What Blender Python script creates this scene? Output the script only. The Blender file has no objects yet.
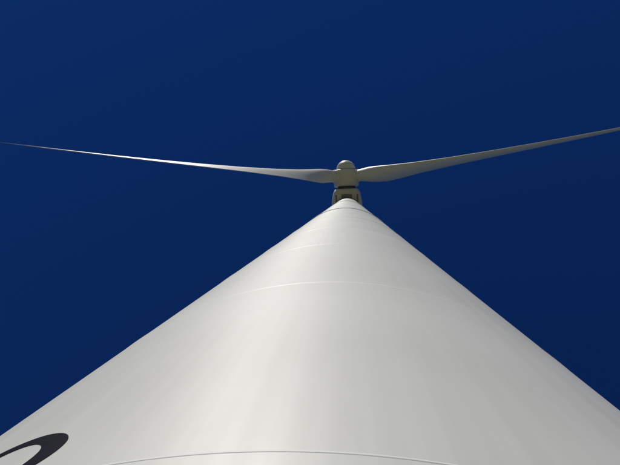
import bpy, math, random
from mathutils import Matrix, Vector
random.seed(3)
D=bpy.data; S=bpy.context.scene
EYE=1.5; R0=2.1; RTOP=1.40; HT=61.5; SL=(R0-RTOP)/(HT-EYE)
def rad(z): return R0-(z-EYE)*SL
CAMD=R0/math.sin(math.radians(53.4))

def link(o,parent=None):
    S.collection.objects.link(o)
    if parent: o.parent=parent
    return o
def mesh(name,v,f,mat,parent=None,smooth=True):
    m=D.meshes.new(name); m.from_pydata(v,[],f); m.update()
    if smooth:
        for p in m.polygons: p.use_smooth=True
    m.materials.append(mat)
    return link(D.objects.new(name,m),parent)
def lathe(name,prof,n,mat,parent=None,axis='Z',caps=True):
    v=[];f=[]
    for r,z in prof:
        for i in range(n):
            a=2*math.pi*i/n
            v.append((r*math.cos(a),r*math.sin(a),z) if axis=='Z' else (r*math.cos(a),-z,r*math.sin(a)))
    for j in range(len(prof)-1):
        for i in range(n):
            k=(i+1)%n
            f.append((j*n+i,j*n+k,(j+1)*n+k,(j+1)*n+i))
    if caps:
        f.append(tuple(range(n))[::-1]); f.append(tuple((len(prof)-1)*n+i for i in range(n)))
    return mesh(name,v,f,mat,parent)

def paint(name,col,rough=0.45,streak=0.0,spec=0.5,dirt=(0.55,0.54,0.47,1),sc=(9,9,0.22)):
    m=D.materials.new(name); m.use_nodes=True; nt=m.node_tree; b=nt.nodes['Principled BSDF']
    b.inputs['Roughness'].default_value=rough; b.inputs['Specular IOR Level'].default_value=spec
    b.inputs['Base Color'].default_value=(*col,1)
    if streak>0:
        tc=nt.nodes.new('ShaderNodeTexCoord'); mp=nt.nodes.new('ShaderNodeMapping')
        mp.inputs['Scale'].default_value=sc
        n=nt.nodes.new('ShaderNodeTexNoise'); n.inputs['Scale'].default_value=1; n.inputs['Detail'].default_value=6
        n2=nt.nodes.new('ShaderNodeTexNoise'); n2.inputs['Scale'].default_value=0.6; n2.inputs['Detail'].default_value=4
        nt.links.new(tc.outputs['Object'],mp.inputs[0]); nt.links.new(mp.outputs[0],n.inputs['Vector'])
        nt.links.new(tc.outputs['Object'],n2.inputs['Vector'])
        mu=nt.nodes.new('ShaderNodeMath'); mu.operation='MULTIPLY'
        nt.links.new(n.outputs[0],mu.inputs[0]); nt.links.new(n2.outputs[0],mu.inputs[1])
        mr=nt.nodes.new('ShaderNodeMapRange'); mr.inputs[1].default_value=0.15; mr.inputs[2].default_value=0.42
        mr.inputs[3].default_value=0; mr.inputs[4].default_value=streak
        nt.links.new(mu.outputs[0],mr.inputs[0])
        mx=nt.nodes.new('ShaderNodeMix'); mx.data_type='RGBA'
        mx.inputs[6].default_value=(*col,1); mx.inputs[7].default_value=dirt
        nt.links.new(mr.outputs[0],mx.inputs[0]); nt.links.new(mx.outputs[2],b.inputs['Base Color'])
        r2=nt.nodes.new('ShaderNodeMapRange'); r2.inputs[3].default_value=rough-0.08; r2.inputs[4].default_value=rough+0.10
        nt.links.new(n.outputs[0],r2.inputs[0]); nt.links.new(r2.outputs[0],b.inputs['Roughness'])
        n3=nt.nodes.new('ShaderNodeTexNoise'); n3.inputs['Scale'].default_value=3.0; n3.inputs['Detail'].default_value=3
        nt.links.new(tc.outputs['Object'],n3.inputs['Vector'])
        bp=nt.nodes.new('ShaderNodeBump'); bp.inputs['Strength'].default_value=0.2; bp.inputs['Distance'].default_value=0.01
        nt.links.new(n3.outputs[0],bp.inputs['Height']); nt.links.new(bp.outputs[0],b.inputs['Normal'])
    return m
M_tower=paint('tower_paint',(0.79,0.78,0.71),0.48,0.45,spec=.45,sc=(14,14,0.12))
M_weld=paint('weld_paint',(0.83,0.82,0.77),0.55)
M_blade=paint('blade_gelcoat',(0.78,0.76,0.69),0.4,0.3)
M_nac=paint('nacelle_paint',(0.78,0.76,0.69),0.4,0.4)
M_dark=paint('yaw_steel',(0.08,0.08,0.08),0.5)
M_grey=paint('hatch_paint',(0.25,0.24,0.22),0.5)
M_black=paint('logo_vinyl',(0.005,0.006,0.011),0.6,spec=0.08)

T=D.objects.new('wind_turbine',None); link(T)
# ---------- tower
welds=[EYE+h for h in (-0.9,1.157,3.45,6.1,9.2,13.0)]
z=welds[-1]
while z<HT-6: z+=4.6; welds.append(z)
lathe('tower',[(rad(0.25),0.25)]+[(rad(w),w) for w in welds]+[(RTOP,HT)],360,M_tower,T)
for i,w in enumerate(welds):
    b=(0.0012,0.0010,0.0020,0.0026,0.0035,0.005)[min(i,5)]
    hw=0.008 if i<2 else 0.022
    r=rad(w)
    lathe('weld_seam_%d'%i,[(r-0.004,w-hw),(r+b*.8,w-hw*.5),(r+b,w),(r+b*.8,w+hw*.5),(r-0.004,w+hw)],360,M_weld,T,caps=False)
for i,w in enumerate((22.0,41.0)):
    r=rad(w)
    lathe('flange_%d'%i,[(r-0.004,w-.08),(r+.018,w-.07),(r+.018,w+.07),(r-0.004,w+.08)],256,M_weld,T,caps=False)
lathe('yaw_collar',[(RTOP-0.02,HT-0.02),(RTOP+0.05,HT+.02),(RTOP+0.05,HT+.2),(RTOP-.1,HT+.22),(RTOP-.1,HT+.62)],96,M_dark,T)
# logo lettering, surface coordinates (azimuth deg, height m)
O=[(-26.8,2.90),(-25.6,2.975),(-24.2,3.010),(-22.1,3.018),(-20.4,3.000),(-19.1,2.965),(-18.2,2.915),(-17.95,2.86),(-18.2,2.805),(-18.9,2.75),(-20.2,2.68),(-22.2,2.62),(-24.3,2.62),(-26,2.68),(-27,2.78)]
I=[(-25.8,2.875),(-24.8,2.935),(-23.7,2.962),(-22.4,2.968),(-21.3,2.955),(-20.4,2.925),(-19.85,2.885),(-19.7,2.84),(-19.9,2.79),(-20.4,2.75),(-21.5,2.70),(-22.8,2.67),(-24.2,2.67),(-25.2,2.71),(-25.8,2.78)]
O=[(a-.45,z-.02) for a,z in O]; I=[(a-.45,z-.02) for a,z in I]
def cr(P,n=8):
    out=[];N=len(P)
    for i in range(N):
        p0,p1,p2,p3=[P[(i+k)%N] for k in (-1,0,1,2)]
        for s in range(n):
            t=s/n
            out.append(tuple(.5*((2*p1[a])+(-p0[a]+p2[a])*t+(2*p0[a]-5*p1[a]+4*p2[a]-p3[a])*t*t+(-p0[a]+3*p1[a]-3*p2[a]+p3[a])*t**3) for a in (0,1)))
    return out
def surf(a,z,off=.0015):
    a=math.radians(a); r=rad(z)+off
    return (r*math.sin(a),-r*math.cos(a),z)
o_,i_=cr(O),cr(I); v=[];f=[];K=5
for a,b in zip(o_,i_):
    for k in range(K+1):
        t=k/K; v.append(surf(a[0]*(1-t)+b[0]*t,a[1]*(1-t)+b[1]*t))
N=len(o_)
for j in range(N):
    for k in range(K):
        j2=(j+1)%N; f.append((j*(K+1)+k,j2*(K+1)+k,j2*(K+1)+k+1,j*(K+1)+k+1))
mesh('logo_letter',v,f,M_black,T)
# ---------- nacelle
HZ=HT+2.0
secs=[(-2.35,1.05,1.0),(-2.3,1.2,1.1),(-1.9,1.4,1.3),(-1.0,1.55,1.42),(1,1.58,1.45),(4,1.5,1.42),(5.6,1.3,1.2),(6.0,1.0,0.95)]
v=[];f=[];n=48
for y,a,b in secs:
    for i in range(n):
        t=2*math.pi*i/n; c,s=math.cos(t),math.sin(t); e=0.42
        v.append((a*math.copysign(abs(c)**e,c),y,b*math.copysign(abs(s)**e,s)+HZ))
for j in range(len(secs)-1):
    for i in range(n):
        k=(i+1)%n; f.append((j*n+i,(j+1)*n+i,(j+1)*n+k,j*n+k))
f.append(tuple(range(n))); f.append(tuple((len(secs)-1)*n+i for i in range(n))[::-1])
NY=D.objects.new('nacelle_assembly',None); link(NY,T); NY.rotation_euler=(0,0,math.radians(-4))
mesh('nacelle',v,f,M_nac,NY)
def box(name,cx,cy,cz,sx,sy,sz,mat,parent):
    v=[(cx+a*sx/2,cy+b*sy/2,cz+c*sz/2) for a in(-1,1) for b in(-1,1) for c in(-1,1)]
    o=mesh(name,v,[(0,1,3,2),(4,6,7,5),(0,4,5,1),(2,3,7,6),(0,2,6,4),(1,5,7,3)],mat,parent,False)
    m=o.modifiers.new('b','BEVEL'); m.width=min(sx,sy,sz)*.2; m.segments=2
    return o
box('underside_panel',0,-1.15,HZ-1.40,2.3,1.3,.10,M_grey,NY)
for i,x in enumerate((-.75,.75)):
    box('underside_rib_%d'%i,x,-1.15,HZ-1.43,.45,1.32,.14,M_nac,NY)
# ---------- rotor
ROT=D.objects.new('rotor',None); link(ROT,NY); ROT.location=(0,-3.5,HZ); ROT.rotation_euler=(math.radians(-5),0,0)
sp=[(1.1,-0.95),(1.25,-0.9),(1.3,-0.5),(1.3,0.35),(1.26,0.6),(1.16,0.74),(1.0,.80),(.96,.82),(.96,1.0),(0.84,1.3),(0.62,1.55),(0.33,1.7),(0.1,1.76),(0.02,1.765)]
lathe('spinner',sp,64,M_nac,ROT,axis='Y')
lathe('spinner_joint',[(1.0,.785),(1.0,.82),(.97,.83)],64,M_dark,ROT,axis='Y',caps=False)
lathe('hub_shaft_cover',[(0.9,-1.3),(0.9,-0.96)],48,M_dark,ROT,axis='Y')
RB=31.9
st=[(1.0,1.2,1,38),(1.7,1.22,1,38),(2.3,1.5,.75,38),(3.0,2.05,.5,36),(4.0,2.35,.38,33),(5.2,2.3,.31,30),(7.5,1.98,.26,25),(11,1.62,.22,20),(15,1.34,.2,16),(19,1.1,.18,13),(23,.88,.17,10),(27,.64,.16,7),(29,.5,.15,6),(31.1,.3,.15,5),(31.9,.08,.15,5)]
def blade(nm,phi):
    v=[];f=[];n=40
    for r,c,t,be in st:
        be=math.radians(be)
        w=min(1,max(0,(t-.36)/.64))
        for i in range(n):
            a=2*math.pi*i/n
            s=.5-.5*math.cos(a)
            yt=5*t*(.2969*math.sqrt(s)-.126*s-.3516*s*s+.2843*s**3-.1036*s**4)
            up=math.sin(a)>=0
            af=(yt if up else -yt)+0.03*4*s*(1-s)*(1-w)
            ci=.5*math.sin(a)
            off=.33*(1-w)+.5*w
            th=(af*(1-w)+ci*w)*c; al=(off-s)*c
            x=al*math.cos(be)+th*math.sin(be); y=-al*math.sin(be)+th*math.cos(be)
            y-= r*math.tan(math.radians(2.6))+0.9*(r/RB)**2
            v.append((x,y,r))
    for j in range(len(st)-1):
        for i in range(n):
            k=(i+1)%n; f.append((j*n+i,j*n+k,(j+1)*n+k,(j+1)*n+i))
    f.append(tuple(range(n))[::-1]); f.append(tuple((len(st)-1)*n+i for i in range(n)))
    o=mesh(nm,v,f,M_blade,ROT); o.rotation_euler=(0,math.radians(phi),0)
    rt=lathe(nm+'_root_ring',[(.6,1.0),(.67,1.05),(.67,1.42),(.6,1.44)],40,M_nac,o)
    rt.location=(0,-.06,0)
for i,p in enumerate((0,120,240)): blade('blade_%d'%(i+1),p)

# ---------- ground
def ground(name,col1,col2,sc,rough=.95):
    m=D.materials.new(name); m.use_nodes=True; nt=m.node_tree; b=nt.nodes['Principled BSDF']; b.inputs['Roughness'].default_value=rough
    tc=nt.nodes.new('ShaderNodeTexCoord'); n=nt.nodes.new('ShaderNodeTexNoise'); n.inputs['Scale'].default_value=sc; n.inputs['Detail'].default_value=8
    cr=nt.nodes.new('ShaderNodeValToRGB'); cr.color_ramp.elements[0].color=(*col1,1); cr.color_ramp.elements[1].color=(*col2,1)
    cr.color_ramp.elements[0].position=.35; cr.color_ramp.elements[1].position=.65
    nt.links.new(tc.outputs['Object'],n.inputs['Vector']); nt.links.new(n.outputs[0],cr.inputs[0]); nt.links.new(cr.outputs[0],b.inputs['Base Color'])
    return m
def disc(name,r,z,mat,n=96):
    v=[(0,0,z)]+[(r*math.cos(2*math.pi*i/n),r*math.sin(2*math.pi*i/n),z) for i in range(n)]
    return mesh(name,v,[(0,i+1,(i+1)%n+1) for i in range(n)],mat)
disc('ground',4000,0,ground('dry_grass',(0.08,0.09,0.04),(0.16,0.16,0.075),1.2))
disc('gravel_pad',16,0.004,ground('gravel',(0.26,0.25,0.21),(0.40,0.38,0.33),14))
lathe('foundation',[(3.2,-0.1),(3.2,.1),(3.15,.13)],96,ground('concrete',(0.3,0.29,0.27),(0.38,0.37,0.34),5),T)
lathe('base_flange',[(rad(.1)+.12,.131),(rad(.1)+.12,.2),(rad(.25)+.0,.25)],128,M_tower,T)

# ---------- camera
F=600.0
zc=Vector(((348.3-310)/F,(232.5-186)/F,-1)).normalized()
yc=Vector((-math.sin(math.radians(2)),-math.cos(math.radians(2)),0)); yc=(yc-zc*yc.dot(zc)).normalized()
xc=yc.cross(zc)
Rm=Matrix((xc,yc,zc))
cam=D.cameras.new('Camera'); co=D.objects.new('Camera',cam); link(co)
cam.sensor_width=36; cam.lens=36*F/620; cam.clip_end=10000; cam.clip_start=.05
co.matrix_world=Matrix.Translation(Vector((0,-CAMD,EYE)))@Rm.to_4x4()
S.camera=co

# ---------- light
EL=math.radians(48); AZ=math.radians(201)
sd=Vector((math.sin(AZ)*math.cos(EL),math.cos(AZ)*math.cos(EL),math.sin(EL)))
su=D.lights.new('sun','SUN'); su.energy=2.8; su.angle=math.radians(.5); su.color=(1,.97,.90)
so=D.objects.new('sun',su); link(so); so.rotation_euler=sd.to_track_quat('Z','Y').to_euler()
W=D.worlds.new('World'); S.world=W; W.use_nodes=True; nt=W.node_tree
sk=nt.nodes.new('ShaderNodeTexSky'); sk.sky_type='NISHITA'; sk.sun_disc=False; sk.sun_elevation=EL; sk.sun_rotation=AZ
sk.altitude=1500; sk.air_density=1; sk.dust_density=0; sk.ozone_density=3
mul=nt.nodes.new('ShaderNodeMix'); mul.data_type='RGBA'; mul.blend_type='MULTIPLY'; mul.inputs[0].default_value=1
mul.inputs[7].default_value=(.09,.32,.80,1)
bg=nt.nodes['Background']; bg.inputs[1].default_value=.05
nt.links.new(sk.outputs[0],mul.inputs[6]); nt.links.new(mul.outputs[2],bg.inputs[0])
S.view_settings.view_transform='Standard'; S.view_settings.look='None'; S.view_settings.exposure=0
